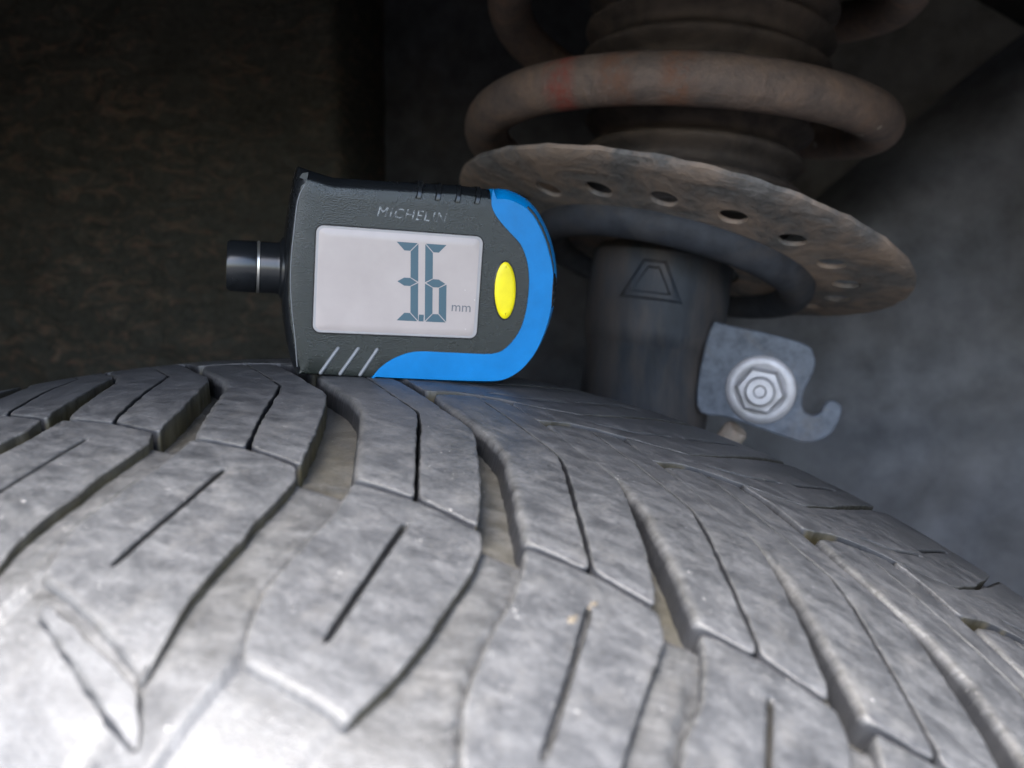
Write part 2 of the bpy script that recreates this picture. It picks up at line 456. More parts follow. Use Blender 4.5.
def pitch_parts(du, seed, lo=False, acc=None, k=99):
    sh = lambda ps: [(p_[0] + du, p_[1]) for p_ in ps]
    # which offset side lies towards the left edge: smaller u at equal v
    sA, sB = off_line(SP, SW, 1), off_line(SP, SW, -1)
    left, right = (sA, sB) if sA[4][0] < sB[4][0] else (sB, sA)
    rr = random.Random(seed)
    rs = SHOULDER.get(k, (RS_LONG, RS_MID, RS)[rr.randrange(3)])
    fade = lambda v: min(1, max(0, (-v) / 40.0))
    LE_ = [(a + SHIFT_L.get(k, 0) * fade(b), b) for a, b in LE]; LS_ = [(a + SHIFT_L.get(k, 0) * (1 if b > -60 else 0.5), b) for a, b in LS]
    RE_ = [(a + SHIFT_R.get(k, 0) * fade(b), b) for a, b in RE]
    kw = dict(step=2.5, grid=9) if lo else {}
    out = []
    out.append(block_mesh(sh(LE_ + left[::-1] + [(-14.2, 8.3)]), hfun=cham_at(du), seed=seed, acc=acc, narrow=sh(SP), **kw))
    out.append(block_mesh(sh(right + RE_[::-1] + [(-7.6, 11.3)]), hfun=cham_at(du), seed=seed + .4, acc=acc, narrow=sh(SP), **kw))
    e = rr.uniform(-1.2, 1.2)
    ex, ey = rs[-1]
    end = [(36.5 + (ex - 36.5) * t_, -85.2 + (ey + 85.2) * t_ ** 1.3 + e * .3 * t_ * (1 - t_) * 4) for t_ in (0.78, 0.5, 0.22)]
    t0, t1 = rr.uniform(-1.2, 0.5), rr.uniform(-2.5, 1.5)
    w = rr.uniform(0.18, 0.36)
    slit = [(38 - w, -52.8 + t0), (40.6 - w, -64.8), (43.0 - w * .7, -76.5 + t1), (43.4, -78.3 + t1), (43.4 + w * .7, -76.5 + t1), (40.6 + w, -64.8), (38.2 + w, -52.8 + t0), (37.9, -51.8 + t0)]
    out.append(block_mesh(sh(LS_ + end[::-1] + rs[::-1] + [(35.8, -46.0)]), [] if lo else [sh(slit)], hfun=shoulder_soft, seed=seed + .8, acc=acc, left_soft=1.5, end_soft=True, **kw))
    return out
def cham_at(du): return cham

KU = {-1: -56.6, 0: -29.5, 1: 0.0, 2: 32.1, 3: 61.4, 4: 86.6, 5: 111.4}
k = 5
while k < 16: KU[k + 1] = KU[k] + (27.5, 30.5, 29, 31)[k % 4]; k += 1
k = -1
while k > -9: KU[k - 1] = KU[k] - (29, 27.5, 31, 30)[k % 4]; k -= 1

def edge_u(line, v):
    for (u0, v0), (u1, v1) in zip(line, line[1:]):
        if v <= v0 and v >= v1: return u0 + (u1 - u0) * (v - v0) / ((v1 - v0) or 1)
    return line[0][0] if v > line[0][1] else line[-1][0]
KSORT = sorted(KU)
def floor_off(u, v):
    # grooves run deep between the inner blocks; a tie step lifts the floor, which then rises towards the next shoulder block
    t = min(1, max(0, (-46.5 - v) / 3.0)); t = t * t * (3 - 2 * t)
    o = -4.6
    if t > 0:
        sh = -1.5
        for k in KSORT[:-1]:
            a = KU[k] + edge_u(SHOULDER.get(k, RS), v); b = KU[k + 1] + edge_u(LS, v)
            if a - 1.5 <= u <= b:
                f = min(1, max(0, (u - a) / max(0.5, b - a))); sh = -1.9 + 1.6 * f ** 0.8 * min(1, max(0, (-50 - v) / 12)); break
        o = o * (1 - t) + sh * t
    if v > 70: o += 1.8
    return o
def casing():
    # groove floor from shoulder to shoulder, then both sidewalls down to the beads
    prof = []
    v = -103.0
    while v <= 88.01:
        prof.append(v); v += 1.0
    side_l = [(-52, 198), (-60, 201), (-78, 212), (-98, 235), (-107, 255), (-109, 272), (-107.5, 286)]
    side_r = [(90, 286), (92, 272), (91, 255), (84, 235), (70, 212), (60, 201), (52, 198)]
    us = []
    u = -math.pi * R
    while u < math.pi * R - 0.4:
        us.append(u); u += 0.75 if -110 < u < 230 else 5.0
    vs, uvs, dirt, fs = [], [], [], []
    n = len(prof) + len(side_l) + len(side_r)
    for u in us:
        th = u / R; sn, cs = math.sin(th), math.cos(th)
        full = side_l + [(v, rad(v, floor_off(u, v))) for v in prof] + side_r
        for (vv, rr) in full:
            vs.append((rr * sn * MM, vv * MM, (rr * cs + R) * MM))
            uvs.append((u, vv if rr > 280 else vv + (280 - rr)))
            k = (0.15 if vv > 2 else 0.45 if vv > -48 else 0.10) if -88 < vv < 84 and rr > 285 else 0.06
            dirt.append(k * (0.75 + 0.6 * noise.noise(Vector((u * 0.06, vv * 0.06, 2)))))
    for i in range(len(us)):
        j = (i + 1) % len(us)
        for k in range(n - 1):
            fs.append((i * n + k, i * n + k + 1, j * n + k + 1, j * n + k))
    me = mesh('casing', vs, fs); set_attrs(me, uvs, dirt); fixn(me)
    o = link('casing', me, M_CASING, tyre); o['label'] = 'dusty groove floor and sidewalls'
casing()

FG = [(-3.5, 14.3), (3, 16.6), (9.4, 20.5), (15, 32), (20, 47), (24.5, 62), (27.5, 74), (28.5, 83)]
FW = [0.15, 0.15, 0.22, 0.5, 0.9, 1.2, 1.4, 1.5]
def far_part(du, du_prev, seed, lo=False, acc=None):
    pr = du_prev - du
    A, B = off_line(FG, FW, 1), off_line(FG, FW, -1)
    lft, rgt = (A, B) if A[4][0] < B[4][0] else (B, A)
    # right boundary of this block = left side of its own groove; left boundary = right side of the previous groove
    rb = lft; lb = [(a + pr, b) for a, b in rgt]
    zig = [(-27.5, 11.2), (-22.5, 6.6), (-20.2, 5.0), (-18.4, 6.4), (-14.8, 10.6), (-9, 13.0)]
    if lb[0][0] > zig[0][0] - 1: zig = zig[1:]
    loop = lb[::-1] + zig + rb
    mid = lambda t, v: None
    sl1 = [(-9.2, 34), (-4.5, 46), (0.2, 58), (0.9, 58), (-3.7, 46), (-8.4, 34)]
    sl2 = [(-16.5, 15.5), (-8, 21), (-2.0, 29.5), (-1.4, 29.2), (-7.5, 20.4), (-16.2, 15.0)]
    sh = lambda ps: [(p_[0] + du, p_[1]) for p_ in ps]
    kw = dict(step=2.5, grid=9) if lo else {}
    return block_mesh(sh(loop), [] if lo else [sh([(a + 12 + 0.5 * (pr + 30), b) for a, b in sl1]), sh([(a + 5, b + 1.5) for a, b in sl2])], seed=seed + 20, depth=4.4, acc=acc, edge_k=0.0, soft=0.8, left_soft=1.0, **kw)
def lug(du, seed, lo=False, acc=None):  # its near wall is painted dark as a shadow line
    sh = lambda ps: [(p_[0] + du, p_[1]) for p_ in ps]
    pts = [(40.2, -87.6), (47, -89.0), (54, -90.5), (60.8, -92.0), (64.5, -95.0), (65.6, -96.4), (60, -95.0), (54.1, -93.3), (47.5, -91.2), (41.0, -89.0)]
    kw = dict(step=2.5, grid=9) if lo else {}
    return block_mesh(sh(pts), seed=seed + 40, depth=3.0, top=-0.45, soft=0.7, edge_k=0.3, acc=acc, **kw)

ks = sorted(KU)
for k in ks[1:]:
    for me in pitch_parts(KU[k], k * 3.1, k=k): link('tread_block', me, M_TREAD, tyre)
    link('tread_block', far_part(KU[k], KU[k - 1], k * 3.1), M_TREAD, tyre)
    if k <= 1: link('shoulder_ledge', lug(KU[k], k * 3.1), M_TREAD, tyre)
# the rest of the way round, below the arch
acc = ([], [], [], [])
u = KU[ks[-1]] + 30; prevu = KU[ks[-1]]; uend = KU[ks[0]] + 2 * math.pi * R
cnt = round((uend - KU[ks[-1]]) / 29.9); stp = (uend - KU[ks[-1]]) / cnt
for i in range(cnt):
    u = KU[ks[-1]] + stp * (i + 1)
    pitch_parts(u, 100 + i, True, acc); far_part(u, u - stp, 100 + i, True, acc); lug(u, 100 + i, True, acc)
me = mesh('hidden_tread', acc[0], acc[3]); set_attrs(me, acc[1], acc[2]); fixn(me)
o = link('lower_tread', me, M_TREAD, tyre); o['kind'] = 'stuff'

m_grit = mat_dirty('dried_mud', (0.085, 0.070, 0.050), (0.20, 0.17, 0.13), 0.45, 0.65, 900, 0.9, bmp=0.6, bd=0.0004)
def grit(u, v, r, h, seed):
    vs, fs = [], []
    for i in range(7):
        for j in range(14):
            a = 2 * math.pi * j / 14; rr_ = r * (i / 6) * (1 + 0.35 * noise.noise(Vector((math.cos(a) * 1.3, math.sin(a) * 1.3, seed))))
            k = i / 6
            vs.append(surf(u + rr_ * math.cos(a) * 0.8, v + rr_ * math.sin(a) * 1.3, h * (1 - k * k) - 0.25 * k + 0.12 * noise.noise(Vector((i * .9, j * .9, seed)))))
    for i in range(6):
        for j in range(14): fs.append((i * 14 + j, i * 14 + (j + 1) % 14, i * 14 + 14 + (j + 1) % 14, i * 14 + 14 + j))
    me = mesh('dried_mud', vs, fs); fixn(me); link('dried_mud', me, m_grit, tyre)
for i_, (u_, v_, r_, h_) in enumerate([(98.6, -57.0, 1.5, 0.16), (99.7, -51.9, 1.1, 0.12)]): grit(u_, v_, r_, h_, i_ * 3.7)

def lathe(profile, n, frame, cap=False):
    """profile [(r, h)] in mm about the frame's z axis; frame is (origin metres, x, y, z)"""
    O, X, Y, Z = frame
    vs, fs = [], []
    for i in range(n):
        a = 2 * math.pi * i / n
        for r, h in profile:
            vs.append(O + (X * (r * math.cos(a)) + Y * (r * math.sin(a)) + Z * h) * MM)
    m = len(profile)
    for i in range(n):
        j = (i + 1) % n
        for q in range(m - 1): fs.append((i * m + q, j * m + q, j * m + q + 1, i * m + q + 1))
    if cap:
        fs.append(tuple(i * m for i in range(n))[::-1]); fs.append(tuple(i * m + m - 1 for i in range(n)))
    return vs, fs
def frame_from(O, Z, xhint):
    Z = Z.normalized(); X = (xhint - Z * xhint.dot(Z)).normalized(); Y = Z.cross(X)
    return (O, X, Y, Z)
m_alloy = mat_simple('alloy', (0.4, 0.4, 0.41), 0.4, 0.9, var=0.1)
fr = frame_from(Vector((0, 0, R * MM)), Vector((0, 1, 0)), Vector((1, 0, 0)))
vs, fs = lathe([(30, -50), (150, -42), (178, -46), (188, -60), (203, -62), (203, -52), (188, -44), (180, 30), (188, 46), (203, 54), (203, 60), (196, 62), (176, 44), (170, -30), (60, -35), (30, -35)], 96, fr)
me = mesh('rim', vs, fs); fixn(me); sharp(me); link('rim', me, m_alloy, tyre)

# ------------------------------------------------------------------ the tread depth gauge
GO = Vector((13.962, -2.876, 314.95 + R)) * MM
GE1 = Vector((0.77577, 0.62745, -0.06697)).normalized()
GE2 = Vector((0.07632, 0.01205, 0.99701)); GE2 = (GE2 - GE1 * GE1.dot(GE2)).normalized()
GN = GE1.cross(GE2)
def G(a, b, c): return GO + (GE1 * a + GE2 * b + GN * c) * MM
gauge = empty('tread_depth_gauge', GO + (GE1 * 25 - GN * 9) * MM, 'black and blue digital tread depth gauge standing on edge on the tyre', 'depth gauge')

def mat_plastic(name, c, rough, grain=0.25, gs=5200, coat=0.0, scuff=0.0, spec=0.5):
    m, n, l, b = newmat(name)
    oc = coord(n)
    f = tex_noise(n, l, oc, 160, 5, 0.65)
    cc = ramp(n, l, f, [(0.3, tuple(x * 0.88 for x in c)), (0.7, tuple(min(1, x * 1.1) for x in c))])
    if scuff:
        s = tex_noise(n, l, scaled(n, l, oc, (1, 1, 3)), 900, 3, 0.7)
        cc = mix(n, l, ramp(n, l, s, [(0.66, 0.0), (0.74, scuff)]), cc, (0.4, 0.41, 0.42))
    l.new(cc, b.inputs['Base Color'])
    l.new(ramp(n, l, f, [(0.3, rough * 0.85), (0.7, min(1, rough * 1.15))]), b.inputs['Roughness'])
    b.inputs['Coat Weight'].default_value = coat; b.inputs['Coat Roughness'].default_value = 0.1
    b.inputs['Specular IOR Level'].default_value = spec
    bump(n, l, tex_noise(n, l, oc, gs, 2, 0.5), grain, 0.00012, b)
    return m
m_black = mat_plastic('textured_black_plastic', (0.012, 0.015, 0.012), 0.27, 0.9, 3800, scuff=0.07)  # faint green in the base stands in for a yellow-green reflection
m_gloss = mat_plastic('smooth_black_plastic', (0.008, 0.009, 0.010), 0.25, 0.05)
m_blue = mat_plastic('blue_rubber', (0.0, 0.165, 0.43), 0.34, 0.2, 4200, spec=0.3)
m_yellow = mat_plastic('yellow_button', (0.80, 0.66, 0.0), 0.45, 0.05)
m_grip = mat_plastic('grip_plastic_sheen', (0.16, 0.165, 0.17), 0.35, 0.1)  # grey base carries the reflection off the raised grips
m_ring = mat_simple('nickel', (0.55, 0.53, 0.48), 0.3, 0.9, var=0.05, bmp=0)

def catmull(pts, per=4, closed=True):
    out = []; n = len(pts)
    for i in range(n if closed else n - 1):
        p0, p1, p2, p3 = (pts[(i - 1) % n], pts[i], pts[(i + 1) % n], pts[(i + 2) % n]) if closed else (pts[max(0, i - 1)], pts[i], pts[i + 1], pts[min(n - 1, i + 2)])
        for j in range(per):
            t = j / per
            out.append(tuple(0.5 * ((2 * p1[d]) + (-p0[d] + p2[d]) * t + (2 * p0[d] - 5 * p1[d] + 4 * p2[d] - p3[d]) * t * t + (-p0[d] + 3 * p1[d] - 3 * p2[d] + p3[d]) * t ** 3) for d in (0, 1)))
    if not closed: out.append(tuple(pts[-1]))
    return out
def plate(loop, rings, wfun=None, holes=(), grid=0, back=True, P=G):
    """closed solid: rings [(inset factor, c)] from back to front; inset scaled per vertex by wfun; front filled"""
    if area(loop) < 0: loop = loop[::-1]
    nr = normals(loop); w = [wfun(*q) if wfun else 1.0 for q in loop]
    V, Fc = [], []; n = len(loop); prev = None
    for ins, c in rings:
        cur = []
        for q, nn, ww in zip(loop, nr, w):
            V.append(P(q[0] + nn[0] * ins * ww, q[1] + nn[1] * ins * ww, c)); cur.append(len(V) - 1)
        if prev:
            for i in range(n): Fc.append((prev[i], prev[(i + 1) % n], cur[(i + 1) % n], cur[i]))
        elif back: Fc.append(tuple(reversed(cur)))
        prev = cur
    ins, c = rings[-1]
    fl = [(q[0] + nn[0] * ins * ww, q[1] + nn[1] * ins * ww) for q, nn, ww in zip(loop, nr, w)]
    vo, tris, om = cdt_fill([fl] + [list(h) for h in holes], grid)
    m = {om[i]: prev[i] for i in range(n)}
    for i, q in enumerate(vo):
        if i not in m: V.append(P(q[0], q[1], c)); m[i] = len(V) - 1
    Fc += [tuple(m[i] for i in t) for t in tris]
    s0 = n
    for h in holes:                      # straight-sided recess
        top = [m[om[s0 + i]] for i in range(len(h))]; s0 += len(h)
        bot = []
        for q in h: V.append(P(q[0], q[1], c - 0.8)); bot.append(len(V) - 1)
        for i in range(len(h)):
            j = (i + 1) % len(h); Fc.append((top[j], top[i], bot[i], bot[j]))
        Fc.append(tuple(bot))
    return V, Fc
def gpart(name, VF, mat, parent=gauge, ang=35):
    me = mesh(name, *VF); fixn(me); sharp(me, ang)
    o = link(name, me, mat, None)
    o.parent = parent
    o.matrix_parent_inverse = Matrix.Translation(-gauge.location) if parent is gauge else Matrix.Identity(4)
    if parent is not gauge:
        o.matrix_parent_inverse = (Matrix.Translation(-gauge.location).inverted()).inverted() @ Matrix.Identity(4)
    return o

top_l = [(-0.9, 43.9), (2.0, 43.1), (6.3, 42.2), (19.9, 42.5), (33.5, 42.9), (40.2, 42.6)]
right_o = [(43.45, 43.0), (45.89, 42.65), (49.25, 41.3), (51.92, 39.05), (54.19, 35.9), (56.18, 32.0), (57.56, 27.4), (58.1, 23.0), (57.95, 18.6), (56.95, 13.2), (54.7, 7.3), (51.7, 3.1), (48.6, 0.55), (45.0, -0.75)]
bot = [(37.8, -0.85), (22.5, -0.62), (15.8, -0.46), (7.7, -0.23), (0.3, 0.0)]
left = [(-0.75, 1.9), (-1.75, 5.6), (-2.75, 11.2), (-3.3, 16.5), (-3.35, 23.5), (-2.9, 29.5), (-2.3, 35.0), (-1.5, 41.0)]
inn = lambda ps, d: [(q[0] + (29 - q[0]) / math.hypot(q[0] - 29, q[1] - 21) * d, q[1] + (21 - q[1]) / math.hypot(q[0] - 29, q[1] - 21) * d) for q in ps]
body_loop = resample(top_l + inn(right_o + bot[:2], 0.9) + bot[2:] + left, 1.0)
def wbody(a, b):
    if b > 40.5: return 2.1
    if a < 0.2: return 1.35
    return 0.55
gpart('body', plate(body_loop, [(0.9, -18), (0.25, -17), (0.0, -15.5), (0.0, -2.6), (0.35, -1.3), (0.75, -0.55), (0.96, -0.30)], wbody, grid=4), m_gloss)
bl_ = body_loop if area(body_loop) > 0 else body_loop[::-1]
face_loop = [(q[0] + nn[0] * wbody(*q) * 0.93, q[1] + nn[1] * wbody(*q) * 0.93) for q, nn in zip(bl_, normals(bl_))]
gpart('face_plate', plate(face_loop, [(0.0, -0.9), (0.0, -0.28), (0.10, -0.09), (0.32, 0.0)], None, grid=3), m_black)
rim_l = [(0.25, 40.2), (-1.02, 37.1), (-1.62, 30.61), (-2.0, 25.1), (-1.98, 19.25), (-1.49, 13.91), (-0.68, 7.98), (0.0, 1.9)]
rim_l = [(a + 0.05, b) for a, b in catmull(rim_l, 4, False)]
def strip(pts, w, c0, c1):
    return pts + [(a + w, b) for a, b in reversed(pts)]
gpart('edge_bead', plate(strip(rim_l, 0.28, 0, 0), [(0, -0.5), (0, -0.12), (0.08, 0.06)]), m_grip)

blue_in = [(40.55, 42.75), (40.3, 40.99), (40.5, 38.8), (42.02, 36.36), (45.0, 33.52), (47.6, 31.2), (49.33, 28.05), (50.2, 24.5), (50.45, 20.5), (50.1, 15.5), (48.83, 11.3), (46.17, 7.8), (43.0, 6.35), (35.2, 6.3), (27.2, 6.35), (24.1, 5.95), (22.15, 5.25), (19.79, 4.0), (17.47, 2.04), (15.7, -0.55)]
bo = catmull([(40.55, 42.75)] + right_o + [(37.8, -0.95), (22.5, -0.75), (15.7, -0.55)], 3, False)
bi = catmull(blue_in, 3, False)
blue_loop = bo[:-1] + bi[::-1][:-1]
def wblue(a, b):
    din = min(math.hypot(a - q[0], b - q[1]) for q in bi)
    dout = min(math.hypot(a - q[0], b - q[1]) for q in bo)
    if din <= dout: return 0.16
    if b > 30: return 2.3
    if b < 3: return 0.85
    return 0.85 + (b - 3) / 27 * 1.35
blue_w = wblue
gpart('bumper', plate(blue_loop, [(0.5, -18.3), (0.12, -17.2), (0.0, -15.5), (0.0, -2.9), (0.25, -1.6), (0.6, -0.6), (1.0, 0.22)], blue_w, grid=1.6), m_blue)
# lanyard slot: dark patch on the bumper's outer edge, painting the recess's shade
slot = catmull([(56.35, 25.2), (57.4, 23.9), (57.75, 21.2), (57.5, 18.6), (56.5, 17.2), (56.25, 21.2)], 4)
def on_chamfer(a, b, c):
    d = min(math.hypot(a - q[0], b - q[1]) for q in bo); w = 0.85 + (b - 3) / 27 * 1.35; f = d / w
    tb = [(0, -2.9), (0.25, -1.6), (0.6, -0.6), (1.0, 0.22), (9, 0.22)]
    for (f0, c0), (f1, c1) in zip(tb, tb[1:]):
        if f <= f1: return G(a, b, c0 + (c1 - c0) * (f - f0) / (f1 - f0) + c)
slot_w = [(q[0] - 0.1, q[1]) for q in slot]
gpart('lanyard_slot_shade', plate(slot_w, [(0, -0.6), (0, 0.05), (0.12, 0.08)], grid=0.5, P=on_chamfer), m_gloss)

def rrect(x0, y0, x1, y1, r, n=6):
    out = []
    for cx, cy, a0 in ((x1 - r, y1 - r, 0), (x0 + r, y1 - r, 90), (x0 + r, y0 + r, 180), (x1 - r, y0 + r, 270)):
        for i in range(n + 1):
            a = math.radians(a0 + 90 * i / n); out.append((cx + r * math.cos(a), cy + r * math.sin(a)))
    return out
m_lcd, n_, l_, b_ = newmat('lcd_glass')
f_ = tex_noise(n_, l_, coord(n_), 120, 4, 0.6)
cc_ = ramp(n_, l_, f_, [(0.3, (0.385, 0.330, 0.300)), (0.7, (0.425, 0.367, 0.335))])
vo_ = n_.new('ShaderNodeTexVoronoi'); vo_.inputs['Scale'].default_value = 620; l_.new(coord(n_), vo_.inputs['Vector'])
sp_ = n_.new('ShaderNodeSeparateColor'); l_.new(vo_.outputs['Color'], sp_.inputs[0])
q1 = n_.new('ShaderNodeMath'); q1.operation = 'LESS_THAN'; q1.inputs[1].default_value = 0.07; l_.new(vo_.outputs['Distance'], q1.inputs[0])
q2 = n_.new('ShaderNodeMath'); q2.operation = 'GREATER_THAN'; q2.inputs[1].default_value = 0.9; l_.new(sp_.outputs[0], q2.inputs[0])
q3 = n_.new('ShaderNodeMath'); q3.operation = 'MULTIPLY'; l_.new(q1.outputs[0], q3.inputs[0]); l_.new(q2.outputs[0], q3.inputs[1])
l_.new(mix(n_, l_, q3.outputs[0], cc_, (0.75, 0.72, 0.68)), b_.inputs['Base Color'])
b_.inputs['Roughness'].default_value = 0.28; b_.inputs['Specular IOR Level'].default_value = 0.45
m_seg = mat_simple('lcd_segment', (0.045, 0.092, 0.115), 0.5, var=0.03, bmp=0)
m_unit = mat_simple('lcd_unit', (0.11, 0.12, 0.13), 0.5, var=0.03, bmp=0)
m_border = mat_simple('clear_border', (0.33, 0.31, 0.30), 0.25, var=0.05, bmp=0)
fx0, fy0, fx1, fy1 = 3.1, 9.55, 39.15, 32.2
frame_o = rrect(fx0 - 0.28, fy0 - 0.28, fx1 + 0.28, fy1 + 0.28, 1.9)
gpart('screen_surround', plate(frame_o, [(0, -0.6), (0, 0.10), (0.10, 0.20)]), m_gloss)
gpart('screen_border', plate(rrect(fx0, fy0, fx1, fy1, 1.6), [(0, -0.3), (0, 0.30), (0.12, 0.42)]), m_border)
screen = gpart('screen', plate(rrect(fx0 + 0.5, fy0 + 0.5, fx1 - 0.75, fy1 - 0.5, 1.2), [(0, -0.2), (0, 0.40), (0.12, 0.46)], grid=3), m_lcd)

def seg_poly(kind, x0, x1, yb, ym, yt, w, g=0.13):
    h = w / 2
    P = {
        'a': [(x0 + g, yt), (x1 - g, yt), (x1 - w - g * .4, yt - w), (x0 + w + g * .4, yt - w)],
        'd': [(x0 + w + g * .4, yb + w), (x1 - w - g * .4, yb + w), (x1 - g, yb), (x0 + g, yb)],
        'g': [(x0 + g * 2, ym), (x0 + w, ym + h), (x1 - w, ym + h), (x1 - g * 2, ym), (x1 - w, ym - h), (x0 + w, ym - h)],
        'b': [(x1, yt - g), (x1, ym + g), (x1 - w + g * .4, ym + h + g), (x1 - w + g * .4, yt - w - g)],
        'c': [(x1, ym - g), (x1, yb + g), (x1 - w + g * .4, yb + w + g), (x1 - w + g * .4, ym - h - g)],
        'f': [(x0, yt - g), (x0 + w - g * .4, yt - w - g), (x0 + w - g * .4, ym + h + g), (x0, ym + g)],
        'e': [(x0, ym - g), (x0 + w - g * .4, ym - h - g), (x0 + w - g * .4, yb + w + g), (x0, yb + g)]}
    return P[kind]
def sub(name, VF, mat, parent):
    me = mesh(name, *VF); fixn(me)
    o = link(name, me, mat, None, smooth=False)
    o.parent = parent; o.matrix_parent_inverse = Matrix.Identity(4)
    return o
def shear(q): return (q[0] - (q[1] - 21.4) * 0.052, q[1])
for ch, x0, x1 in (('abcdg', 20.35, 25.2), ('acdefg', 26.7, 31.5)):
    for s in ch:
        pts = [shear(q) for q in seg_poly(s, x0, x1, 12.9, 21.4, 29.85, 1.75)]
        sub('digit_segment', plate(pts, [(0, 0.44), (0, 0.485)]), m_seg, screen)
sub('decimal_point', plate([(25.75, 12.9), (26.85, 12.9), (26.85, 14.4), (25.75, 14.4)], [(0, 0.44), (0, 0.485)]), m_seg, screen)

def text_mesh(txt, size, extr, spacing=1.0, shear_=0.0):
    cu = bpy.data.curves.new('lettering', 'FONT'); cu.body = txt; cu.size = size; cu.extrude = extr
    cu.space_character = spacing; cu.shear = shear_; cu.resolution_u = 3
    o = bpy.data.objects.new('lettering_tmp', cu); col.objects.link(o)
    dg = bpy.context.evaluated_depsgraph_get()
    me = bpy.data.meshes.new_from_object(o.evaluated_get(dg)); bpy.data.objects.remove(o)
    return me
def place_text(name, me, width, a0, b0, c0, slope, mat, parent):
    xs = [v.co.x for v in me.vertices]; k = width / (max(xs) - min(xs)); x0 = min(xs)
    for v in me.vertices:
        a = (v.co.x - x0) * k; b = v.co.y * k
        v.co = G(a0 + a - b * slope * 0, b0 + b + a * slope, c0 + v.co.z)
    me.materials.clear()
    o = link(name, me, mat, None, smooth=False)
    o.parent = parent; o.matrix_parent_inverse = Matrix.Identity(4) if parent is not gauge else Matrix.Translation(-gauge.location)
    return o
m_print, n_, l_, b_ = newmat('worn_silver_print')
w_ = tex_noise(n_, l_, coord(n_), 1500, 4, 0.7)
l_.new(mix(n_, l_, ramp(n_, l_, w_, [(0.46, 0.0), (0.60, 0.8)]), (0.030, 0.033, 0.034), (0.34, 0.35, 0.35)), b_.inputs['Base Color'])
b_.inputs['Roughness'].default_value = 0.5
place_text('unit_mark', text_mesh('mm', 2.4, 0.03), 4.3, 33.0, 15.5, 0.46, -0.01, m_unit, screen)
place_text('brand_lettering', text_mesh('MICHELIN', 2.6, 0.03, 1.15, 0.25), 15.2, 15.6, 34.9, 0.0, -0.02, m_print, gauge)

# button, grips, ribs
bt = [(45.0 + 1.72 * math.cos(a) * 0.92 - 0.04 * 6.3 * math.sin(a), 20.65 + 6.3 * math.sin(a)) for a in [2 * math.pi * i / 48 for i in range(48)]]
bt = [(45.05 + 2.45 * math.cos(a) - 0.35 * math.sin(a), 20.65 + 6.35 * math.sin(a)) for a in [2 * math.pi * i / 48 for i in range(48)]]
ring = [(45.05 + 2.75 * math.cos(a) - 0.35 * math.sin(a), 20.65 + 6.7 * math.sin(a)) for a in [2 * math.pi * i / 48 for i in range(48)]]
gpart('button_surround', plate(ring, [(0, -0.4), (0, 0.06), (0.1, 0.14)]), m_gloss)
gpart('button', plate(bt, [(0, -0.3), (0, 0.28), (0.18, 0.48), (0.6, 0.62), (1.3, 0.7)]), m_yellow)
def capsule(p, q, r):
    dx, dy = q[0] - p[0], q[1] - p[1]; a0 = math.atan2(dy, dx)
    return [(q[0] + r * math.cos(a0 + t), q[1] + r * math.sin(a0 + t)) for t in [(-90 + 22.5 * i) * math.pi / 180 for i in range(9)]] + \
           [(p[0] + r * math.cos(a0 + t), p[1] + r * math.sin(a0 + t)) for t in [(90 + 22.5 * i) * math.pi / 180 for i in range(9)]]
for p, q in (((5.15, 0.75), (8.65, 6.2)), ((9.35, 0.65), (12.95, 6.25)), ((13.65, 0.55), (17.1, 6.2))):
    gpart('grip_ridge', plate(capsule(p, q, 0.42), [(0, -0.5), (0, 0.05), (0.18, 0.32), (0.33, 0.38)]), m_grip)
for a, b in ((23.95, 39.9), (28.1, 39.85), (32.5, 39.8), (36.85, 39.75)):
    # grip rib wrapping over the top edge: front toe, then back along the top
    prof = [(-0.6, 0.10), (0.4, 0.10), (1.6, -0.5), (2.6, -1.8), (3.0, -3.2), (3.0, -16)]
    V, Fc = [], []
    for i, (db, c) in enumerate(prof):
        s = 0.18 + 0.14 * i
        for w_ in (-0.62, -0.40, 0.40, 0.62):
            lift = 0.0 if abs(w_) > 0.5 else 0.30
            V.append(G(a + s * 1.6 + w_, b + db + (lift if i > 1 else 0) + (0 if i < 5 else 0), c + (lift if i <= 3 else 0)))
    for i in range(len(prof) - 1):
        for j in range(3): Fc.append((i * 4 + j, i * 4 + j + 1, (i + 1) * 4 + j + 1, (i + 1) * 4 + j))
    Fc.append((0, 1, 2, 3))
    n0 = len(V)
    gpart('grip_rib', (V, Fc), m_gloss)
# probe: two collars with a nickel ring between them, flaring into the body
pc = G(-3.0, 22.15, -8.5)
pfr = frame_from(pc, -GE1, GE2)
def gl(name, prof, mat, parent=gauge, n=40, cap=True):
    vs, fs = lathe(prof, n, pfr, cap); return gpart(name, (vs, fs), mat, parent, 40)
gl('probe_collar', [(7.4, -1.5), (6.6, 0.5), (5.75, 1.0), (5.55, 1.6), (5.6, 4.6), (5.35, 5.1)], m_gloss)
gl('probe_ring', [(5.0, 4.9), (5.62, 5.1), (5.62, 5.55), (5.0, 5.7)], m_ring)
gl('probe_barrel', [(5.35, 5.6), (5.6, 6.0), (5.5, 11.1), (5.1, 11.75), (4.2, 11.8)], m_gloss)

